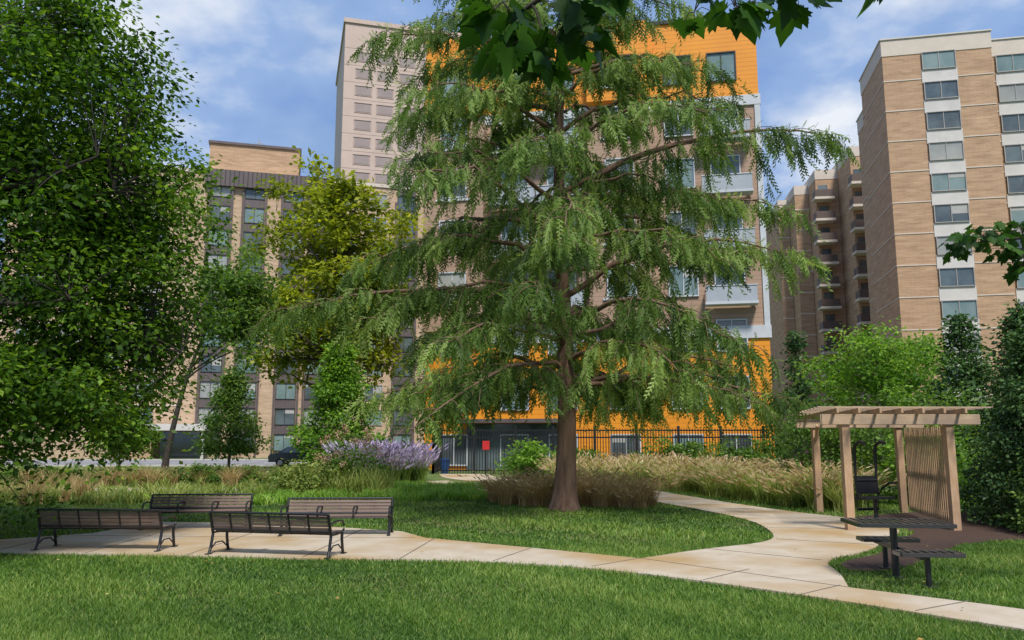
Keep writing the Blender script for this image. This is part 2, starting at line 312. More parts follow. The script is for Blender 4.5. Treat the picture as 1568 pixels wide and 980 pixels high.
# ------------------------------------------------------------------ trees
def tree(name,base,tr,top,crowns,nmain,nclump,lpc,leaf,csig,lmat,bmat,seed,shape='ell',zsq=.65,first=.3,ends=(),droop=0,twigr=1.0,upf=.8,ex=.45):
    rg=np.random.default_rng(seed); e=empty(name); base=np.array(base,float); T=Tubes()
    t=np.linspace(0,1,9); H=top-base[2]
    c0=np.array(crowns[0][0],float)
    tp=base+np.outer(t,[0,0,H]); tp[:,0]+=(c0[0]-base[0])*t**1.5+.04*H*np.sin(t*5+seed)*t*.5; tp[:,1]+=(c0[1]-base[1])*t**1.5
    rr=tr*(1-.88*t); rr[0]*=1.35
    T.add(tp,rr,10)
    W=np.array([c[2] for c in crowns],float); W/=W.sum()
    def surf(n,lo=.0,ex=ex):
        idx=rg.choice(len(crowns),n,p=W); D=norm(rg.normal(size=(n,3)))
        r=(lo+(1-lo)*rg.random(n)**ex)
        th=np.arctan2(D[:,1],D[:,0]); lump=1+.13*np.sin(3*th+seed+2*D[:,2])+.12*np.sin(5*D[:,2]*2+2*th+seed*2)
        C=np.array([c[0] for c in crowns],float)[idx]; R=np.array([c[1] for c in crowns],float)[idx]
        if shape=='cone':
            z=rg.random(n)**1.35; rad=(1-z)**.85*(.25+.75*rg.random(n)**.5)*(1+.2*np.sin(th*3+z*14))
            rad*=np.minimum(1,.45+z*5)
            return C+np.stack([np.cos(th)*rad*R[:,0],np.sin(th)*rad*R[:,1],(z*2-1)*R[:,2]],1)
        return C+D*R*(r*lump)[:,None]
    samples=[tp[int(9*first):]]; srad=[rr[int(9*first):]]
    me=list(surf(nmain,.8)) if shape!='cone' else list(surf(nmain))
    me+= [np.array(q,float) for q in ends]
    for q in me:
        f=np.clip((q[2]-base[2])/H*.75-.02,first,.85) ; 
        if shape=='cone': f=np.clip((q[2]-base[2])/H-.03,.08,.97)
        a=np.array([np.interp(f,t,tp[:,k]) for k in range(3)]); s=np.linspace(0,1,8)[:,None]
        mid=(a+q)/2+np.array([0,0,.12*np.linalg.norm(q-a)])+rg.normal(size=3)*.05*np.linalg.norm(q-a)
        pts=a*(1-s)**2+2*mid*s*(1-s)+q*s**2
        pts[1:-1]+=rg.normal(size=(6,3))*.015*np.linalg.norm(q-a)
        r0=.55*np.interp(f,t,rr); rads=r0*(1-.85*s[:,0]); T.add(pts,rads,6); samples.append(pts[2:]); srad.append(rads[2:])
    S=np.vstack(samples); SR=np.concatenate(srad)
    C=surf(nclump)
    for q in C:
        d=np.linalg.norm(S-q,axis=1)+np.maximum(0,S[:,2]-q[2])*.4; i=int(d.argmin()); a=S[i]
        s=np.linspace(0,1,4)[:,None]; mid=(a+q)/2+np.array([0,0,.1*np.linalg.norm(q-a)])
        T.add(a*(1-s)**2+2*mid*s*(1-s)+q*s**2,np.linspace(min(SR[i]*.6,.06*tr/.2)*twigr,.006,4),4)
    T.obj('trunk_and_limbs',bmat,e)
    n=nclump*lpc; cr=rg.random(nclump); idx=np.repeat(np.arange(nclump),lpc)
    sg=csig*(.6+.8*rg.random(nclump))[idx]
    off=np.clip(rg.normal(size=(n,3)),-1.9,1.9)*np.array([1,1,zsq]); 
    P=C[idx]+off*sg[:,None]; P[:,2]-=droop*sg*(off[:,0]**2+off[:,1]**2)*.35
    P[:,2]=np.maximum(P[:,2],.12)
    D=norm(off*[1,1,.4]+rg.normal(size=(n,3))*.7+[0,0,-.25-droop])
    V,F=scatter(*LEAF,P,frames(D,rg,upf),leaf*(.6+.8*rg.random(n)))
    A=np.clip(.14+.5*cr[idx]+rg.normal(size=n)*.17,0,1)
    mesh_np('foliage',V,F,lmat,e,attr=np.repeat(A,4))
    return e
tree('elm_tree',(-13.2,15,0),.42,10.5,[((-13,15,5.9),(6.2,6.2,6.2),5),((-8.0,15.9,4.3),(2.0,2.4,2.4),1.4),((-9.0,14.8,8.3),(2.2,2.6,2.6),1.5),((-8.5,14.2,2.6),(1.7,2,1.2),.7),((-7.7,15.5,6.5),(1.4,2,1.7),.8)],14,820,155,.115,.34,lf_left,m_barkd,5,
     ends=[(-7.6,13.6,4.3),(-6.4,15.5,3.6),(-7.4,14.4,6.5),(-8.6,14.0,3.1),(-9.6,13.2,2.6)],droop=.3,twigr=1.0,upf=.5,ex=.38)
tree('sycamore_tree',(-10.9,50,0),.42,18.0,[((-11.2,50,13.0),(4.5,4.3,6.6),1),((-13.2,49,8.6),(3.2,3,3.6),.3),((-8.8,50,9.5),(2.8,3,3.8),.35)],16,260,105,.34,.50,lf_syc,m_barkg,9,first=.2,twigr=1.6,upf=.4)
tree('linden_tree',(-16.2,38,0),.16,9.5,[((-13.6,38,9.0),(2.2,2,2.3),1),((-12.5,37.5,6.8),(1.5,1.6,1.5),.35)],9,80,90,.22,.4,lf_mid,m_barkd,21,first=.45)
tree('maple_sapling',(-17.8,37,0),.06,2.9,[((-17.8,37,2.1),(1.35,1.3,1.0),1)],8,80,70,.16,.2,lf_young,m_barkg,31,first=.35)
tree('pear_tree',(-15.6,45,0),.09,5.4,[((-15.6,45,3.5),(1.9,1.9,2.2),1)],10,130,70,.18,.26,lf_mid,m_barkg,32,shape='cone')
tree('ginkgo_tree',(-8.6,40,0),.1,6.6,[((-8.6,40,3.8),(2.3,2.1,2.9),1)],10,190,80,.19,.26,lf_young,m_barkg,33,shape='cone')
tree('locust_tree',(17.6,38,0),.14,6.6,[((17.6,38,4.9),(3.4,3,2.5),1)],10,150,90,.19,.36,lf_young,m_barkg,35)
tree('spruce_tree',(16.8,30,0),.12,6.3,[((16.8,30,3.4),(2.0,2,3.2),1)],24,150,60,.16,.2,lf_con,m_barkd,36,shape='cone',droop=.3)
tree('spruce_tree',(15.6,44,0),.12,8,[((15.6,44,4.0),(1.5,1.5,3.8),1)],24,100,50,.18,.2,lf_con,m_barkd,37,shape='cone',droop=.3)
tree('arborvitae',(11.9,18.3,0),.1,4.2,[((11.9,18.3,2.1),(1.5,1.6,2.3),1)],24,330,80,.09,.17,lf_con,m_barkd,38,shape='cone',droop=.3)
tree('arborvitae',(13.2,20.5,0),.1,5,[((13.2,20.5,2.6),(2.0,1.9,2.7),1)],24,330,80,.1,.2,lf_con,m_barkd,39,shape='cone',droop=.3)
tree('arborvitae',(11.2,16.5,0),.1,2.5,[((11.3,16.5,1.2),(1.2,1.2,1.4),1)],24,200,80,.08,.15,lf_mid,m_barkd,40,shape='cone',droop=.3)
def shrub(name,c,r,n,lpc,leaf,mat,seed,sig=None):
    tree(name,(c[0],c[1],0),.05,c[2],[((c[0],c[1],c[2]*.95),r,1)],8,n,lpc,leaf,sig or min(r)*.22,mat,m_barkd,seed,first=.1)
shrub('viburnum_shrub',(11.2,28,1.7),(2.2,1.5,1.6),110,70,.14,lf_mid,41)
shrub('viburnum_shrub',(14.3,27,1.9),(2.4,1.6,2.0),120,70,.14,lf_mid,42)
shrub('viburnum_shrub',(12.6,24.5,1.2),(1.4,1.2,1.2),90,70,.12,lf_young,52)
shrub('holly_shrub',(1.0,42,.9),(1.5,1.1,.95),60,60,.17,lf_young,43)
shrub('holly_shrub',(3.6,44,.8),(1.3,1.1,.9),50,60,.17,lf_mid,44)
shrub('hydrangea_shrub',(-6.0,30,.9),(1.1,.9,1.1),50,60,.12,lf_mid,45)
shrub('hydrangea_shrub',(-7.3,29,.6),(1.0,.9,.8),50,60,.12,lf_orn,46)
shrub('yew_hedge',(9,44,.9),(2.2,1.1,1.0),70,70,.17,lf_mid,47)
shrub('yew_hedge',(12.6,43,.9),(2.4,1.1,1.05),70,70,.17,lf_mid,48)
shrub('boxwood_hedge',(-13,35.5,.35),(3.5,.7,.5),80,60,.13,lf_mid,49)
shrub('boxwood_hedge',(-20.5,35.5,.35),(3.5,.7,.5),80,60,.13,lf_mid,50)
shrub('boxwood_hedge',(-8,52,.6),(3.5,1,.8),60,60,.2,lf_mid,51)
e=[((x,125+10*sin(x),4+1.5*sin(x*1.7)),(9,6,6),1) for x in range(-120,200,11)]
tree('distant_treeline',(40,125,0),.2,6,e,5,520,45,1.1,2.0,lf_mid,m_barkd,60)

def cypress():
    rg=np.random.default_rng(77); e=empty('bald_cypress_tree'); bx,by=1.45,22.7; T=Tubes()
    zt=np.array([0,.25,.6,1.2,2.5,5,8,11,14,16.5,18.3]); rt=np.array([.48,.38,.32,.29,.26,.22,.18,.14,.1,.05,.015])
    tp=np.stack([bx+.10*np.sin(zt*.5),by+.08*np.sin(zt*.4+1),zt],1); T.add(tp,rt,16)
    zz=[2,3,4,6,8,9.4,11.2,12.5,14.1,16,18]; LL=[5.4,6.0,6.3,6.4,6.0,5.4,4.7,4.1,3.9,2.9,.7]
    limbs=[]
    nl=62
    for i in range(nl):
        z0=2.9+(17.4-2.9)*(i/nl)**1.0; az=i*2.39996+rg.normal()*.2; Lm=np.interp(z0,zz,LL)*(.66+.38*rg.random())
        up=.24+.6*(z0/18)+.13*rg.normal()
        if z0<4: up=max(up,.34)
        limbs.append((z0,az,Lm,up,.46+.12*rg.random()))
    limbs+=[(9.0,.05,8.3,.55,.28),(8.6,.25,6.5,.35,.35),(11.6,2.9,5.6,.45,.35),(5.6,3.2,7.4,.25,.3),(12.8,3.3,5.4,.5,.38),(12.6,-.2,4.6,.4,.35),(3.2,-.5,5.2,.3,.35),
            (3.6,3.3,5.2,.25,.34),(3.4,-.1,5.6,.28,.36),(4.6,-2.5,5.0,.3,.4),(14.0,2.9,4.6,.6,.35),(13.5,-2.2,3.5,.5,.4)]
    SP=[];SD=[];SS=[];SC=[]
    for z0,az,Lm,up,dr in limbs:
        s=np.linspace(0,1,10); sw=rg.normal()*.15
        az2=az+sw*s*1.5
        pts=np.stack([bx+.10*sin(z0*.5)+np.cos(az2)*Lm*s,by+np.sin(az2)*Lm*s,z0+up*Lm*s-dr*Lm*s**2.2],1)
        pts[1:]+=rg.normal(size=(9,3))*.07
        T.add(pts,(.013*Lm+.012)*(1-.9*s)+.004,6)
        cb=rg.random()
        ns=int(5+Lm*1.9)
        for j in range(ns+1):
            t=.22+.78*(j/ns)**.9; p=np.array([np.interp(t,s,pts[:,k]) for k in range(3)])
            sgn=1 if j%2 else -1; a2=az+sw*t*1.5+sgn*radians(25+45*rg.random())*(1 if j<ns else .1)
            ln=(.23*Lm*(1.15-t*.75)*(.45+.9*rg.random())+.25); q=np.linspace(0,1,5)
            sd=np.array([cos(a2),sin(a2)]); dv=.5+.6*rg.random()
            sp_=np.stack([p[0]+sd[0]*ln*q,p[1]+sd[1]*ln*q,p[2]+.25*ln*q-dv*ln*q**2],1)
            if sp_[-1,2]>1.7: T.add(sp_,.012*(1-.7*q)+.002,4)
            m=int(ln*18)+6; tt=rg.random(m)**.75; lc=rg.normal()*.18
            pp=np.stack([np.interp(tt,q,sp_[:,k]) for k in range(3)],1)+rg.normal(size=(m,3))*[.07,.07,.05]
            dd=np.column_stack([np.full(m,sd[0]*.35),np.full(m,sd[1]*.35),np.full(m,-1.0)])+rg.normal(size=(m,3))*[.3,.3,.25]
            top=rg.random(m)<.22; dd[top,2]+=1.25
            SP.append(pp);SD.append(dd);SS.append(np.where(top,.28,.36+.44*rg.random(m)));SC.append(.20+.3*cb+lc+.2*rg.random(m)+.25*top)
    m=420; zz2=3.0+rg.random(m)*12; an=rg.random(m)*2*pi
    SP.append(np.stack([bx+np.cos(an)*.35,by+np.sin(an)*.35,zz2],1)); SD.append(np.stack([np.cos(an),np.sin(an),-.8+0*an],1)+rg.normal(size=(m,3))*.4); SS.append(.4+.3*rg.random(m)); SC.append(.3+.3*rg.random(m))
    T.obj('trunk_and_limbs',m_bark,e)
    P=np.vstack(SP);D=np.vstack(SD);S=np.concatenate(SS);C=np.concatenate(SC)
    # the crown is lifted over the trunk foot, lower at the rim
    rad=np.hypot(P[:,0]-bx,P[:,1]-by); floor=2.55-.12*rad+.25*rg.random(len(P)); keep=(P[:,2]-.6*S*(D[:,2]<0))>floor
    P,D,S,C=P[keep],D[keep],S[keep],C[keep]
    tv=[];tf=[]
    for k in range(12):
        y=.04+.078*k; sg=1 if k%2 else -1; ln=.20*(1-.4*abs(k-4)/7); z=-.10*y*y
        b=np.array([0,y,z]); tip=b+np.array([sg*ln*.62,ln*.85,-.06-.04*(k%3)]); mid=(b+tip)/2; wv=np.array([-.024*sg,.026,0])
        i=len(tv); tv+=[b,mid-wv,tip,mid+wv]; tf.append((i,i+1,i+2,i+3))
    i=len(tv); tv+=[np.array([0,0,0]),np.array([.02,.5,-.03]),np.array([0,1.1,-.12]),np.array([-.02,.5,-.03])]; tf.append((i,i+1,i+2,i+3))
    V,F=scatter(np.array(tv),np.array(tf),P,frames(D,rg,1.0),S)
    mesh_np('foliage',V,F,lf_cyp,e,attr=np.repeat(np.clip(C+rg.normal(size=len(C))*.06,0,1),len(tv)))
    return len(P)
print('sprays',cypress())

def mapleleaf():
    half=[(0,0),(.10,-.06),(.30,-.12),(.27,.02),(.50,.06),(.40,.18),(.62,.34),(.44,.38),(.46,.52),(.26,.46),(.24,.60),(.14,.74),(.0,1.0)]
    pts=half+[(-x,y) for x,y in half[-2:0:-1]]
    V=[(0,.25,.0)]+[(x,y,-.18*abs(x)-.12*y*y) for x,y in pts]; n=len(pts)
    F=[(0,1+i,1+(i+1)%n) for i in range(n)]
    return np.array(V),np.array(F)
def maple(name,trunk,limbs,leafsize,seed,bm,tr=.18):
    rg=np.random.default_rng(seed); e=empty(name); T=Tubes(); T.add(trunk,np.linspace(tr,tr*.6,len(trunk)),10)
    MV,MF=mapleleaf(); P=[]; D=[]
    for pts,r,tw in limbs:
        pts=np.array(smooth3(pts)); T.add(pts,np.linspace(r,.006,len(pts)),6)
        for (c,rad,n) in tw:
            c=np.array(c,float); a=pts[np.linalg.norm(pts-c,axis=1).argmin()]
            s=np.linspace(0,1,5)[:,None]; T.add(a*(1-s)+c*s+np.array([0,0,.06])*np.sin(s*pi),np.linspace(.008,.003,5),5)
            for k in range(n):
                p=c+rg.normal(size=3)*np.array(rad)*.6; 
                T.add(np.array([c+(p-c)*.1,(c+p)/2+[0,0,.02],p]),[.0025,.002,.0015],4)
                d=(p-c)*[1,1,.3]; d=d/(np.linalg.norm(d)+1e-6)*.8+np.array([0,0,-.75])+rg.normal(size=3)*.35
                P.append(p);D.append(d)
    T.obj('trunk_and_limbs',bm,e); P=np.array(P);D=np.array(D)
    V,F=scatter(MV,MF,P,frames(D,rg,.7),leafsize*(.65+.6*rg.random(len(P))))
    mesh_np('foliage',V,F,lf_map,e,attr=np.repeat(np.clip(.45+.28*rg.normal(size=len(P)),0,1),len(MV)))
def smooth3(p):
    p=[np.array(q,float) for q in p]
    for _ in range(2):
        q=[p[0]]
        for a,b in zip(p[:-1],p[1:]): q+=[a*.75+b*.25,a*.25+b*.75]
        q.append(p[-1]); p=q
    return p
maple('maple_tree',[(3.0,-2.2,0),(2.95,-2.1,1.5),(2.9,-2.0,3.0),(2.8,-1.9,4.6),(2.7,-1.8,6)],
 [([(2.9,-2,3.2),(2.2,0,3.9),(1.3,2,4.15),(.5,3.3,4.12),(.0,3.6,3.9)],.06,
   [((.05,3.5,3.76),(.12,.15,.08),14),((.26,3.4,3.80),(.12,.15,.08),14),((-.02,3.4,3.62),(.07,.1,.08),9),((.16,3.5,3.64),(.08,.1,.06),7),((-.08,3.6,3.95),(.14,.2,.05),9),((.34,3.5,3.74),(.06,.1,.05),5),((.42,3.3,3.97),(.13,.2,.05),9),((1.3,1.9,4.6),(.4,.4,.2),12)]),
  ([(2.9,-2,3.4),(2.7,0,4.1),(2.0,2.2,4.35),(1.4,3.3,4.15),(1.0,3.5,3.98)],.05,
   [((1.02,3.4,3.84),(.10,.12,.06),12),((1.27,3.35,3.88),(.09,.12,.05),12),((.85,3.5,3.88),(.05,.1,.05),5),((1.70,3.3,3.97),(.06,.08,.03),6),((1.4,3.2,4.1),(.2,.2,.06),8),((2.2,1.8,4.7),(.4,.4,.2),12)]),
  ([(2.8,-1.9,4.4),(3.6,-1,5.2),(4.5,0,5.8)],.05,[((4.2,-.2,5.8),(.6,.6,.3),30),((3.6,-1,5.6),(.6,.6,.3),30)]),
  ([(2.8,-1.9,4.6),(2.0,-3,5.2),(1.2,-4,5.8)],.05,[((1.4,-3.8,5.8),(.6,.6,.3),30),((2.4,-2.6,5.6),(.6,.6,.3),30)])],.15,5,m_barkd)
maple('maple_tree',[(10.4,10.6,0),(10.3,10.6,2),(10.3,10.6,4),(10.2,10.6,6)],
 [([(10.3,10.6,3.6),(9.2,10.3,4.6),(7.6,10.1,4.6),(5.9,10,4.4)],.045,
   [((5.75,10,4.4),(.2,.3,.08),18),((6.05,10.1,4.50),(.25,.3,.09),34),((6.35,10,4.3),(.25,.3,.10),34),((6.6,10.1,4.6),(.3,.3,.12),40),((6.8,10,4.25),(.25,.3,.15),44),((6.5,10,4.1),(.15,.3,.08),16),((7.4,10.2,4.6),(.4,.4,.2),40)]),
  ([(10.3,10.6,3),(9.0,10.5,3.5),(7.6,10.3,3.3),(6.9,10.2,3.1)],.04,[((6.85,10.2,3.1),(.2,.2,.10),14),((7.2,10.2,3.2),(.3,.3,.12),20)]),
  ([(10.3,10.6,2.2),(9.2,10.4,2.9),(7.8,10.2,2.8),(6.7,10.1,2.5)],.04,[((6.75,10.1,2.5),(.12,.2,.10),8),((7.3,10.2,2.7),(.3,.3,.12),14),((8,10.2,2.8),(.4,.3,.2),20)]),
  ([(10.2,10.6,5.6),(9.4,10.3,6.6),(8.9,10.1,7)],.05,[((9.0,10,7),(.7,.8,.4),60),((9.6,10.6,7),(.8,.8,.4),60),((10.4,10.6,6.2),(.9,.9,.5),60)])],.15,6,m_barkd,.16)

# ------------------------------------------------------------------ ornamental plants
rg=np.random.default_rng(19)
def grasses(name,poly,n,bl,h,lean,wd,mat,plume=None,pn=.3,lo=.2):
    P=rnd_in(poly,n,rg); e=empty(name)
    h_=h*(.7+.6*rg.random(len(P)))
    V,F,NN,k,tip,d=blades(P,bl,h_,lean,wd,rg,segs=3,spread=.08)
    a=np.repeat(np.clip(lo+.5*rg.random(len(P)),0,1),bl)+rg.normal(size=NN)*.15
    mesh_np('blades',V,F,mat,e,attr=np.repeat(np.clip(a,0,1),k))
    if plume is not None:
        s=rg.random(NN)<pn; tp=tip[s]; dd=norm(d[s]); m=len(tp)
        T=[(0,0,0),(.10,.4,0),(0,1,0),(-.10,.4,0),(0,0,0),(0,.4,.10),(0,1,0),(0,.4,-.10)]
        V,F=scatter(T,[(0,1,2,3),(4,5,6,7)],tp-dd*.04,frames(dd,rg),plume[1]*(.7+.6*rg.random(m)))
        mesh_np('plumes',V,F,plume[0],e,attr=np.repeat(rg.random(m),8))
grasses('fountain_grass',[(5.9,32),(7.7,24),(9,21.6),(10.3,24),(13.5,33),(9,39)],270,75,1.0,.95,.03,lf_orn,(lf_plume,.28),.2)
grasses('switch_grass',[(-.8,24.6),(1.1,23.6),(2.3,23.2),(4.1,23.0),(4.3,25.4),(2.6,28),(-.8,27)],100,75,.85,.9,.02,lf_tan,(lf_plume,.2),.18)
grasses('fountain_grass',[(2,33.5),(6,34),(10.5,36),(9,42),(2,42)],170,50,1.0,.8,.04,lf_orn,(lf_plume,.3),.32)
grasses('tan_grass',[(-21,34),(-11.5,34),(-10,37),(-22,38)],70,60,.75,.8,.03,lf_tan)
grasses('meadow_plants',[(-32,24),(-14,24),(-9.8,24.5),(-8,27),(-9,30.5),(-32,31)],460,26,.42,.8,.05,lf_orn)
grasses('meadow_plants',[(-32,34.2),(-11,34),(-6,37),(-6,44),(-32,44)],420,24,.6,.8,.06,lf_orn,(lf_plume,.14),.08)
grasses('perennial_border',[(-8,24.5),(-1,26.5),(1,29),(0,34),(-4.2,34.2),(-9.5,30.5)],460,26,.3,.8,.045,leafmat('border_blade',(.11,.24,.03),(.22,.40,.05),(.4,.52,.12),.35))
grasses('perennial_border',[(-6.2,28.0),(-4.2,28.4),(-4.3,31),(-7.6,31.5)],70,30,.8,.6,.05,lf_orn)
grasses('lavender_bush',[(-6.6,34.3),(-3.9,36.5),(-4.6,40),(-8,38)],100,60,1.3,.55,.03,lf_mid,(lf_lav,.32),.7)
grasses('tan_grass',[(-30,22.5),(-16,23),(-13.5,25),(-14,28.5),(-30,29)],90,60,.8,.8,.025,lf_tan)
P=np.array([-6.0,30,1.3])+norm(rg.normal(size=(700,3)))*[1.15,.9,1.15]; P=P[P[:,2]>.7]
c=P[rg.integers(0,len(P),34)]; P=np.repeat(c,26,axis=0)+rg.normal(size=(34*26,3))*.08
V,F=scatter(*LEAF,P,frames(rg.normal(size=P.shape),rg),.09); mesh_np('hydrangea_blooms',V,F,lf_pink,attr=np.repeat(rg.random(len(P)),4))

# ------------------------------------------------------------------ buildings
m_tanb=brick('tan_brick',(.55,.395,.27),(.48,.335,.22),(.5,.4,.3))
m_rb=brick('brown_brick',(.50,.325,.20),(.42,.26,.155),(.5,.38,.28))
m_lband=M('limestone_band',(.62,.54,.46),(.55,.48,.41),scale=1)
m_white=M('white_panel',(.62,.59,.56),(.52,.50,.48),scale=.8)
m_blind=M('window_blind',(.42,.42,.40),(.34,.34,.33),scale=.8)
m_dark=M('dark_metal_panel',(.09,.07,.07),(.13,.10,.10),scale=1,rough=.5,lines=None)
m_beige=M('beige_precast',(.55,.43,.365),(.49,.38,.32),scale=.25)
m_beige2=M('beige_recess',(.44,.34,.29),(.39,.295,.255),scale=.5)
m_beigeg=M('bronze_glass',(.36,.29,.26),(.28,.23,.22),scale=.3,rough=.25)
m_or=M('orange_siding',(.80,.30,.010),(.72,.25,.010),scale=.4,rough=.6,lines=(.3,.1,.5))
m_br=M('brown_siding',(.41,.27,.19),(.34,.22,.155),scale=.4,rough=.7,lines=(.3,.1,.5))
m_trim=M('white_trim',(.55,.57,.60),(.47,.49,.52),scale=1)
m_gl=[glass('glass_dark',(.05,.06,.07),(.13,.17,.18)),glass('glass_green',(.12,.19,.19),(.24,.31,.30)),glass('glass_curtain',(.36,.36,.33),(.22,.24,.23),rough=.15)]
m_frame=M('window_frame_dark',(.05,.045,.045),rough=.4,metal=.3)
m_framel=M('window_frame_light',(.40,.38,.36),rough=.4)
m_black=M('black_metal',(.010,.010,.012),(.018,.018,.02),scale=20,rough=.38,spec=.5)
m_tabm=M('coated_metal',(.02,.02,.024),(.03,.03,.035),scale=20,rough=.22,spec=.9)
m_balc=M('grey_balcony',(.40,.43,.47),(.34,.37,.40),rough=.3,scale=1)
m_rail=M('bronze_rail',(.12,.085,.07),rough=.5)

def window(b,x,z,w_,h_,y=0,fr=m_frame,ft=.07,mull=1,gp=(.45,.3,.25),sill=None):
    g=random.choices([0,1,2],gp)[0]
    b.box('window_glass_%d'%g,m_gl[g],x-w_/2,x+w_/2,y-.015,y-.005,z-h_/2,z+h_/2)
    nm='window_frames' if fr is m_frame else 'window_frames_light'
    for (a,c,d,e) in ((x-w_/2-ft,x-w_/2,z-h_/2-ft,z+h_/2+ft),(x+w_/2,x+w_/2+ft,z-h_/2-ft,z+h_/2+ft),(x-w_/2,x+w_/2,z+h_/2,z+h_/2+ft),(x-w_/2,x+w_/2,z-h_/2-ft,z-h_/2)):
        b.box(nm,fr,a,c,y-.11,y-.002,d,e)
    for k in range(mull):
        xx=x-w_/2+w_*(k+1)/(mull+1); b.box(nm,fr,xx-.03,xx+.03,y-.07,y-.016,z-h_/2,z+h_/2)
    if random.random()<.4 and g!=2:
        hh=h_*random.uniform(.2,.6); xx=random.choice([-1,1])
        b.box('window_blinds',m_blind,min(x,x+xx*w_/2)+.03,max(x,x+xx*w_/2)-.03,y-.03,y-.017,z+h_/2-hh,z+h_/2)

b=B('brick_apartment_building',(-55,85,0),radians(15.5))
b.box('walls',m_tanb,0,52,0,18,0,32.8); b.box('roof_coping',m_lband,-.15,52.15,-.15,18.1,32.8,33.2)
b.box('penthouse',m_rb,20,30.5,3,14,33.2,37.6); b.box('penthouse_coping',m_dark,19.8,30.7,2.8,14.2,37.6,37.9)
b.tube('roof_mast',m_framel,[(25.5,6,37.9),(25.5,6,39.8)],.06,5); b.beam('roof_mast',m_framel,(24.9,6,39.2),(26.1,6,39.2),.05,.05)
for fl in range(11):
    z=1.7+fl*2.93
    for x in (3,7,11.2,14.9,36.5,40,47,50):
        if fl==0: continue
        window(b,x,z,2.0,1.7,0,m_framel,.08)
    for x in (21.8,25.6,30,33.2,43.5):
        window(b,x,z,2.1,1.75,-.05,m_frame,.08)
        b.box('dark_spandrels',m_dark,x-1.15,x+1.15,-.10,-.003,z+.98,z+1.94)
for x in (21.8,25.6,30,33.2,43.5):
    for dx_ in (-1.3,1.3): b.box('pilasters',m_dark,x+dx_-.12,x+dx_+.12,-.25,-.004,0,31)
b.box('dark_cornice',m_dark,20,34,-.6,-.16,31.3,33.25)
for k in range(28): b.box('cornice_ribs',m_frame,20.2+k*.5,20.28+k*.5,-.66,-.605,31.3,33.2)
for fl in range(1,11): b.box('floor_bands',m_lband,-.06,18.5,-.06,-.001,fl*2.93-.13,fl*2.93+.02)
b.box('entrance_canopy',m_white,13,22,-3.5,-.26,3.0,3.7); b.box('entrance_wall',m_rb,13.2,16.5,-3.2,-.3,0,2.99); b.box('entrance_doors',m_gl[0],17,21,-.4,-.3,0,2.9)
for x in (13.4,21.6): b.box('canopy_posts',m_white,x-.15,x+.15,-3.3,-3,0,3)
b.build()
b=B('beige_office_tower',(-33.2,150,0),radians(15.4))
b.box('walls',m_beige,0,40,0,30,0,84.5); b.box('roof_parapet',m_beige,-.3,40.3,-.3,30.3,84.5,85.4)
for r_ in range(20):
    z=77.5-r_*3.55
    b.box('floor_grooves',m_beige2,0,40,-.03,-.001,z+1.72,z+1.78)
    for c_ in range(9):
        x=3.9+c_*4.3
        b.box('window_recess',m_beige2,x-1.7,x+1.7,-.08,-.002,z-1.0,z+1.0)
        b.box('window_glass',m_beigeg,x-1.45,x+1.45,-.12,-.085,z-.8,z+.8)
        b.box('window_outline',m_rail,x-1.7,x+1.7,-.16,-.10,z+.95,z+1.02)
for k in range(14):
    x=3+k*1.6; b.tube('antennas',m_framel,[(x,3,85.4),(x,3,85.4+1.2+1.5*random.random())],.08,5)
b.build()
b=B('orange_apartment_building',(-5.9,54.4,0),radians(-11.2))
W_=22.5
b.box('upper_walls',m_or,0,W_,0,16,24.4,29.9); b.box('middle_walls',m_br,.02,W_-.02,.02,15.9,9.1,23.7); b.box('lower_walls',m_or,.02,W_-.02,.02,15.9,0,8.3)
b.box('trim_bands',m_trim,-.1,W_+.1,-.1,16.1,23.7,24.4); b.box('trim_bands',m_trim,-.1,W_+.1,-.1,16.1,8.3,9.1); b.box('roof_coping',m_frame,-.12,W_+.12,-.12,16.1,29.9,30.15)
b.box('trim_posts',m_trim,W_-.3,W_+.05,-.08,-.003,9.1,23.7)
b.box('bay_walls',m_br,0,4.2,-.9,-.001,9.12,23.68); b.box('bay_walls',m_br,11.3,15.4,-.9,-.001,9.12,23.68)
b.box('bay_tops',m_or,0,4.2,-.9,-.105,24.42,29.9); b.box('bay_tops',m_or,11.3,15.4,-.9,-.105,24.42,29.9)
for fl in range(8):
    z=26.5-3.6*fl
    if z<1: continue
    for x,y in ((2.1,-.9),(6.2,0),(9.4,0),(13.4,-.9),(17.3,0),(20.2,0)):
        if z<9: y=0
        window(b,x,z,1.75,1.9,y,m_frame if z>24 else m_trim,.08,1,(.5,.45,.05))
        if y==0 and 9<z<24 and x in (6.2,20.2,9.4):
            b.box('balcony_slabs',m_trim,x-1.6,x+1.6,-1.1,-.12,z-1.75,z-1.6)
            b.box('balcony_panels',m_balc,x-1.55,x+1.55,-1.06,-1.02,z-1.6,z-.6); b.box('balcony_rails',m_trim,x-1.6,x+1.6,-1.1,-1.0,z-.6,z-.54)
            for sx in(-1.55,1.53): b.box('balcony_panels',m_balc,x+sx,x+sx+.03,-1.02,-.12,z-1.6,z-.6)
        if y==-.9 and z>9: b.box('sill_trim',m_trim,x-1.2,x+1.2,y-.12,y-.003,z-1.25,z-1.1)
b.box('ground_glazing',m_gl[0],3,9,-.1,-.02,0,3); b.box('ground_canopy',m_dark,2.6,9.4,-1.2,-.105,3.05,3.3)
b.build()
b=B('brick_residential_tower',(34.2,70,0),radians(-11.6))
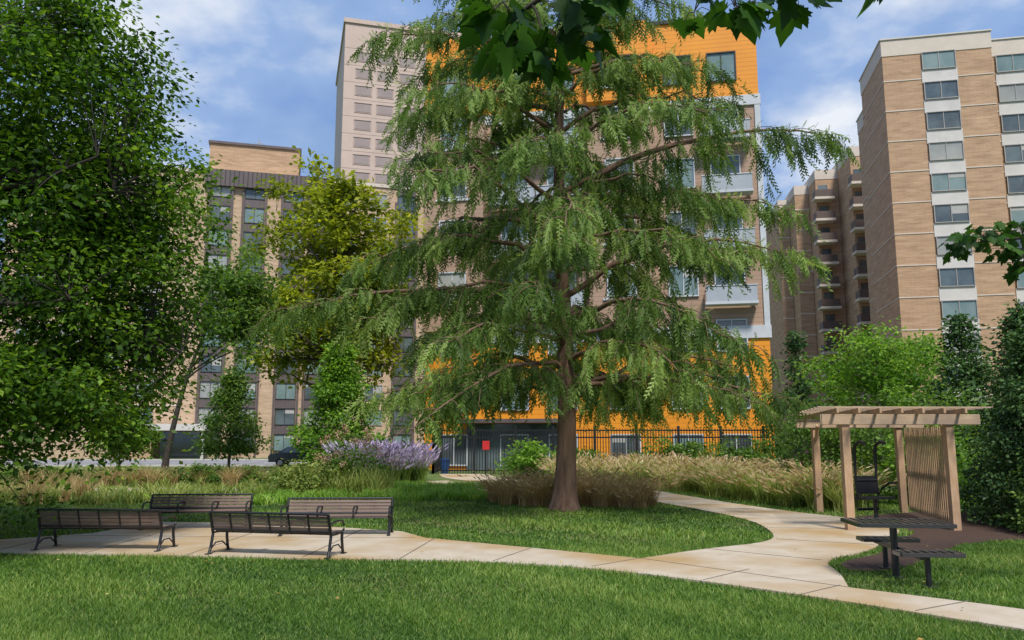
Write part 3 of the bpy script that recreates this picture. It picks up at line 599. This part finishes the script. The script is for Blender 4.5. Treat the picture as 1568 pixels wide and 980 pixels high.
def rb(x0,x1,y0,y1,wins,H=38.7,nf=13,bands=True):
    b.box('walls',m_rb,x0,x1,y0,y1,0,H-1.7); b.box('parapet',m_lband,x0-.05,x1+.05,y0-.05,y1+.05,H-1.7,H-.12); b.box('coping',m_white,x0-.15,x1+.15,y0-.15,y1+.15,H-.12,H)
    for k in range(nf):
        z=H-2.5-2.88*k
        if z<1.4: break
        segs=[x0-.03]
        for wx in wins:
            window(b,wx,z,2.7,1.55,y0-.09,m_framel,.07)
            b.box('window_spandrels',m_white,wx-1.5,wx+1.5,y0-.085,y0-.003,z-.775-1.33,z-.775-.08)
            b.box('window_backs',m_frame,wx-1.42,wx+1.42,y0-.08,y0-.003,z-.78,z+.78)
            segs+=[wx-1.52,wx+1.52]
        segs.append(x1+.03)
        for a,c in zip(segs[::2],segs[1::2]):
            if c>a: b.box('floor_bands',m_lband,a,c,y0-.045,y0-.002,z-1.70,z-1.60)
        b.box('floor_bands',m_lband,x0-.045,x0-.002,y0-.045,y1,z-1.70,z-1.60)
rb(0,9.2,0,8.6,(4.75,)); rb(9.26,26,2.0,14,(11.6,16.5,21.5)); rb(2.0,9.2,8.7,20,())
b.build()
b=B('balcony_apartment_building',(41.5,97,0),radians(-8))
def blk(x0,x1,y0,H,bal=None):
    b.box('walls',m_rb,x0,x1,y0,y0+14,0,H-1.3); b.box('parapet',m_lband,x0-.05,x1+.05,y0-.05,y0+14.05,H-1.3,H)
    for k in range(13):
        z=37.6-4.2-2.9*k
        if z<1: break
        if bal:
            a,c=bal
            b.box('balcony_doors',m_gl[0],max(a,x0)+.3,c-.3,y0-.05,y0-.005,z,z+2.1)
            b.box('balcony_slabs',m_lband,a-.1,c+.1,y0-1.9,y0-.06,z-.32,z)
            b.box('balcony_rails',m_rail,a,c,y0-1.85,y0-1.8,z+.06,z+.95)
            for s_ in (a,c-.06): b.box('balcony_rails',m_rail,s_,s_+.06,y0-1.8,y0-.06,z+.06,z+.95)
        else:
            b.box('floor_bands',m_lband,x0-.03,x1+.03,y0-.04,y0-.002,z-.1,z+.05)
blk(.9,5.2,0,38.5,(.5,3.2)); blk(5.25,14,2,38.5); blk(-2.0,.85,6,37.6,(-2.5,-.2)); blk(-3.9,-2.05,10,36.8); blk(-5.4,-3.95,14,36.0)
b.build()

# ------------------------------------------------------------------ metal fence
b=B('metal_fence')
def fence(a,c,h=2.6):
    a=np.array(a,float); c=np.array(c,float); d=c-a; Ln=np.linalg.norm(d); d/=Ln
    for z in (.2,2.1,h-.1): b.beam('rails',m_black,(a[0],a[1],z),(c[0],c[1],z),.05,.08)
    for k in range(int(Ln/.16)+1):
        p=a+d*k*.16; b.box('pickets',m_black,p[0]-.022,p[0]+.022,p[1]-.022,p[1]+.022,.05,h)
    for k in range(int(Ln/2.4)+1):
        p=a+d*k*2.4; b.box('posts',m_black,p[0]-.07,p[0]+.07,p[1]-.07,p[1]+.07,0,h+.15)
fence((-4.6,47.6),(2.4,47.3)); fence((2.4,47.3),(15.8,46.4)); fence((-4.6,47.6),(-4.6,54))
b.build()
b=B('trash_can',(-4.0,48.6,0)); m_blue=M('blue_plastic',(.02,.10,.32),rough=.5)
b.tube('body',m_blue,[(0,0,0),(0,0,.75)],[.22,.28],14); b.tube('lid',m_blue,[(0,0,.76),(0,0,.83),(0,0,.9)],[.31,.29,.13],14); b.build()
b=B('red_sign',(-1.5,47.0,0)); m_red=M('red_paint',(.55,.02,.02),rough=.5); b.box('panel',m_red,-.2,.2,-.02,.0,1.4,1.9); b.box('post',m_black,-.03,.03,.003,.05,0,1.85); b.build()

# ------------------------------------------------------------------ park benches
m_slat=M('recycled_slat',(.13,.08,.065),(.21,.14,.115),scale=6,rough=.6,stretch=(.3,3,3),bump=.2)
def bench(x,y,rz,Ln=2.15):
    b=B('park_bench',(x,y,.03),rz,bevel=.004,sc_=(1,.95,.86)); h=Ln/2
    for sx in (-h,h):
        b.tube('end_frames',m_black,[(sx,.30,0),(sx,.25,.12),(sx,.20,.38),(sx,.23,.5),(sx,.33,.80)],.026,8)
        b.tube('end_frames',m_black,[(sx,-.31,0),(sx,-.28,.10),(sx,-.24,.3),(sx,-.25,.42)],.026,8)
        b.tube('end_frames',m_black,[(sx,-.25,.42),(sx,-.02,.40),(sx,.2,.40)],.02,8)
        b.tube('end_frames',m_black,[(sx,-.27,.08),(sx,-.1,.2),(sx,.1,.2),(sx,.26,.08)],.014,6)
        for fy in (.31,-.33): b.box('feet',m_black,sx-.035,sx+.035,fy-.07,fy+.07,-.005,.018)
    for sx in (-h,-h/3,h/3,h):
        b.tube('armrests',m_black,[(sx,.27,.60),(sx,.12,.635),(sx,-.1,.65),(sx,-.24,.63),(sx,-.315,.56),(sx,-.31,.47),(sx,-.24,.42)],.021,8)
    for sx in (-h*.66,-h/3,0,h/3,h*.66): b.tube('back_supports',m_black,[(sx,.2,.41),(sx,.24,.5),(sx,.325,.78)],.018,6)
    for z,y_ in ((.80,.335),(.47,.222)): b.tube('rails',m_black,[(-h,y_,z),(h,y_,z)],.024,8)
    for k in range(4):
        z=.515+k*.072; y_=.225+(z-.47)*.33; b.beam('back_slats',m_slat,(-h+.03,y_-.012,z),(h-.03,y_-.012,z),.022,.058,up=(0,.31,.95))
    for k in range(5): b.box('seat_slats',m_slat,-h+.03,h-.03,-.26+k*.09,-.185+k*.09,.425,.448)
    b.tube('rails',m_black,[(-h,-.25,.40),(h,-.25,.40)],.016,6); b.tube('rails',m_black,[(-h,0,.395),(h,0,.395)],.016,6)
    b.build()
bench(-3.95,13.9,radians(180-13)); bench(-7.15,14.6,radians(180-4),2.2)
bench(-6.85,18.0,radians(6)); bench(-3.55,16.8,radians(2))

# ------------------------------------------------------------------ picnic table
b=B('picnic_table',(5.42,11.65,.0),radians(-6),bevel=.003)
def slab(nm,cx,cy,wx,wy,z,n):
    for k in range(n):
        x=cx-wx/2+wx*(k+.5)/n; b.box(nm,m_tabm,x-wx/n*.28,x+wx/n*.28,cy-wy/2+.013,cy+wy/2-.013,z-.012,z)
    for (a,c,d,e) in ((cx-wx/2,cx+wx/2,cy-wy/2-.02,cy-wy/2+.012),(cx-wx/2,cx+wx/2,cy+wy/2-.012,cy+wy/2+.02),(cx-wx/2-.02,cx-wx/2,cy-wy/2+.013,cy+wy/2-.013),(cx+wx/2,cx+wx/2+.02,cy-wy/2+.013,cy+wy/2-.013)):
        b.box(nm+'_rim',m_tabm,a,c,d,e,z-.05,z+.003)
slab('table_top',0,0,1.25,.85,.78,11); slab('seat_far',.15,.85,.8,.30,.46,7); slab('seat_near',.12,-.75,.78,.30,.46,7)
b.tube('pedestal',m_black,[(-.05,0,0),(-.05,0,.74)],.05,12)
b.beam('top_arms',m_black,(-.55,0,.735),(.55,0,.735),.05,.04); b.beam('top_arms',m_black,(0,-.38,.738),(0,.38,.738),.05,.03)
b.beam('seat_arms',m_black,(0,-.85,.40),(0,.95,.40),.05,.06)
for yy in (-.75,.85): b.tube('seat_posts',m_black,[(.1,yy,0),(.1,yy,.43)],.038,10)
for xx,yy in ((-.05,0),(.1,-.75),(.1,.85)): b.tube('base_plates',m_black,[(xx,yy,.0),(xx,yy,.03)],.1,12)
b.build()

# ------------------------------------------------------------------ pergola
m_wood=M('cedar_wood',(.42,.255,.14),(.53,.36,.225),scale=4,rough=.8,stretch=(6,6,.8),bump=.3,c3=(.32,.21,.13),scale3=1.2)
m_wood2=M('cedar_beam',(.40,.275,.17),(.53,.40,.275),scale=4,rough=.8,stretch=(.8,6,6),bump=.3,c3=(.32,.235,.17),scale3=1.2)
b=B('wooden_pergola',(7.2,17.6,0),0,bevel=.006)
A=np.array([2.3,0.1]); D_=np.array([1.0,4.4])
post=[np.array([0,0.]),A,D_,A+D_]
for q in post: b.box('posts',m_wood,q[0]-.085,q[0]+.085,q[1]-.085,q[1]+.085,0,2.42)
def pt(s,t,z): q=A*s+D_*t; return (q[0],q[1],z)
for t_ in (0,1):
    for off in (-.11,.11):
        o=D_/np.linalg.norm(D_)*off
        a=np.array(pt(-.22,t_,2.36)); c=np.array(pt(1.30,t_,2.36)); a[:2]+=o; c[:2]+=o; b.beam('main_beams',m_wood2,a,c,.045,.22)
for s_ in np.linspace(-.10,1.10,7): b.beam('rafters',m_wood,pt(s_,-.14,2.53),pt(s_,1.1,2.53),.045,.11)
for t_ in np.linspace(-.1,1.06,11): b.beam('purlins',m_wood2,pt(-.28,t_,2.605),pt(1.36,t_,2.605),.05,.035)
for s_,t_ in ((0,0),(1,0),(0,1)):
    b.beam('braces',m_wood,pt(s_,t_+(.02 if t_==0 else -.02),1.95),pt(s_,t_+(.11 if t_==0 else -.11),2.3),.06,.08)
nS=24
for k in range(nS):
    t_=.04+.84*k/nS; b.beam('screen_slats',m_wood,pt(1,t_,.12),pt(1,t_,2.22),.06,.022,up=(D_[1],-D_[0],0))
for z in (.3,1.2,2.1):
    a=np.array(pt(1,.02,z)); c=np.array(pt(1,.88,z)); a[0]+=.05;c[0]+=.05; b.beam('screen_rails',m_wood,a,c,.03,.07)
b.build()
b=B('exercise_machine',(8.25,18.7,0),radians(15),bevel=.003)
b.box('base',m_black,-.45,.45,-.4,.5,.0,.03)
for x in (-.28,.28): b.tube('uprights',m_black,[(x,.25,0),(x,.25,1.6),(x,.22,1.8),(x,.05,1.88),(x-.02,-.12,1.85)],.04,10)
b.tube('crossbars',m_black,[(-.28,.25,1.0),(.28,.25,1.0)],.03,8); b.tube('crossbars',m_black,[(-.28,.25,.35),(.28,.25,.35)],.03,8)
b.tube('seat_post',m_black,[(0,.0,0),(0,.0,.6)],.045,10); b.box('seat',m_black,-.46,.34,-.26,.2,.6,.65)
b.beam('seat_back',m_black,(.0,.22,.7),(.0,.28,1.1),.6,.04,up=(0,-1,.2))
b.tube('levers',m_black,[(.34,.2,.8),(.42,0,.95),(.42,-.25,.95)],.022,8); b.tube('levers',m_black,[(-.34,.2,.8),(-.42,0,.7),(-.5,-.25,.65)],.022,8)
b.build()

# ------------------------------------------------------------------ parked car
b=B('parked_car',(-15.6,60.5,.02),radians(4)); m_car=M('car_paint',(.05,.055,.065),(.06,.065,.075),rough=.2,metal=.4); m_tyre=M('tyre',(.015,.015,.015),rough=.9)
prof=[(-2.2,.35),(-2.25,.75),(-2.1,.95),(-1.55,1.02),(-.9,1.45),(.5,1.5),(1.2,1.1),(2.0,.95),(2.25,.7),(2.25,.35)]
V,F,_=b.g('body',m_car); n=len(prof)
for yy,ins in ((-.88,0),(.88,0)):
    V+=[(p[0],yy*(.82 if p[1]>1.2 else 1),p[1]) for p in prof]
F.append(tuple(range(n))); F.append(tuple(range(n,2*n))[::-1])
for k in range(n): F.append((k,k+n,(k+1)%n+n,(k+1)%n))
for s_ in (-1,1):
    for x0,x1,t0,t1 in ((-1.25,-.25,-.85,-.25),(-.15,.95,-.15,.5)):
        V,F,_=b.g('side_windows',m_gl[0]); i=len(V); V+=[(x0,s_*.905,1.04),(x1,s_*.905,1.04),(t1,s_*.76,1.42),(t0,s_*.76,1.42)]; F.append((i,i+1,i+2,i+3))
    for x in (-1.35,1.35):
        b.tube('wheels',m_tyre,[(x,s_*.7,.33),(x,s_*.92,.33)],.33,18); b.tube('hubcaps',m_framel,[(x,s_*.921,.33),(x,s_*.94,.33)],.18,12)
b.build()
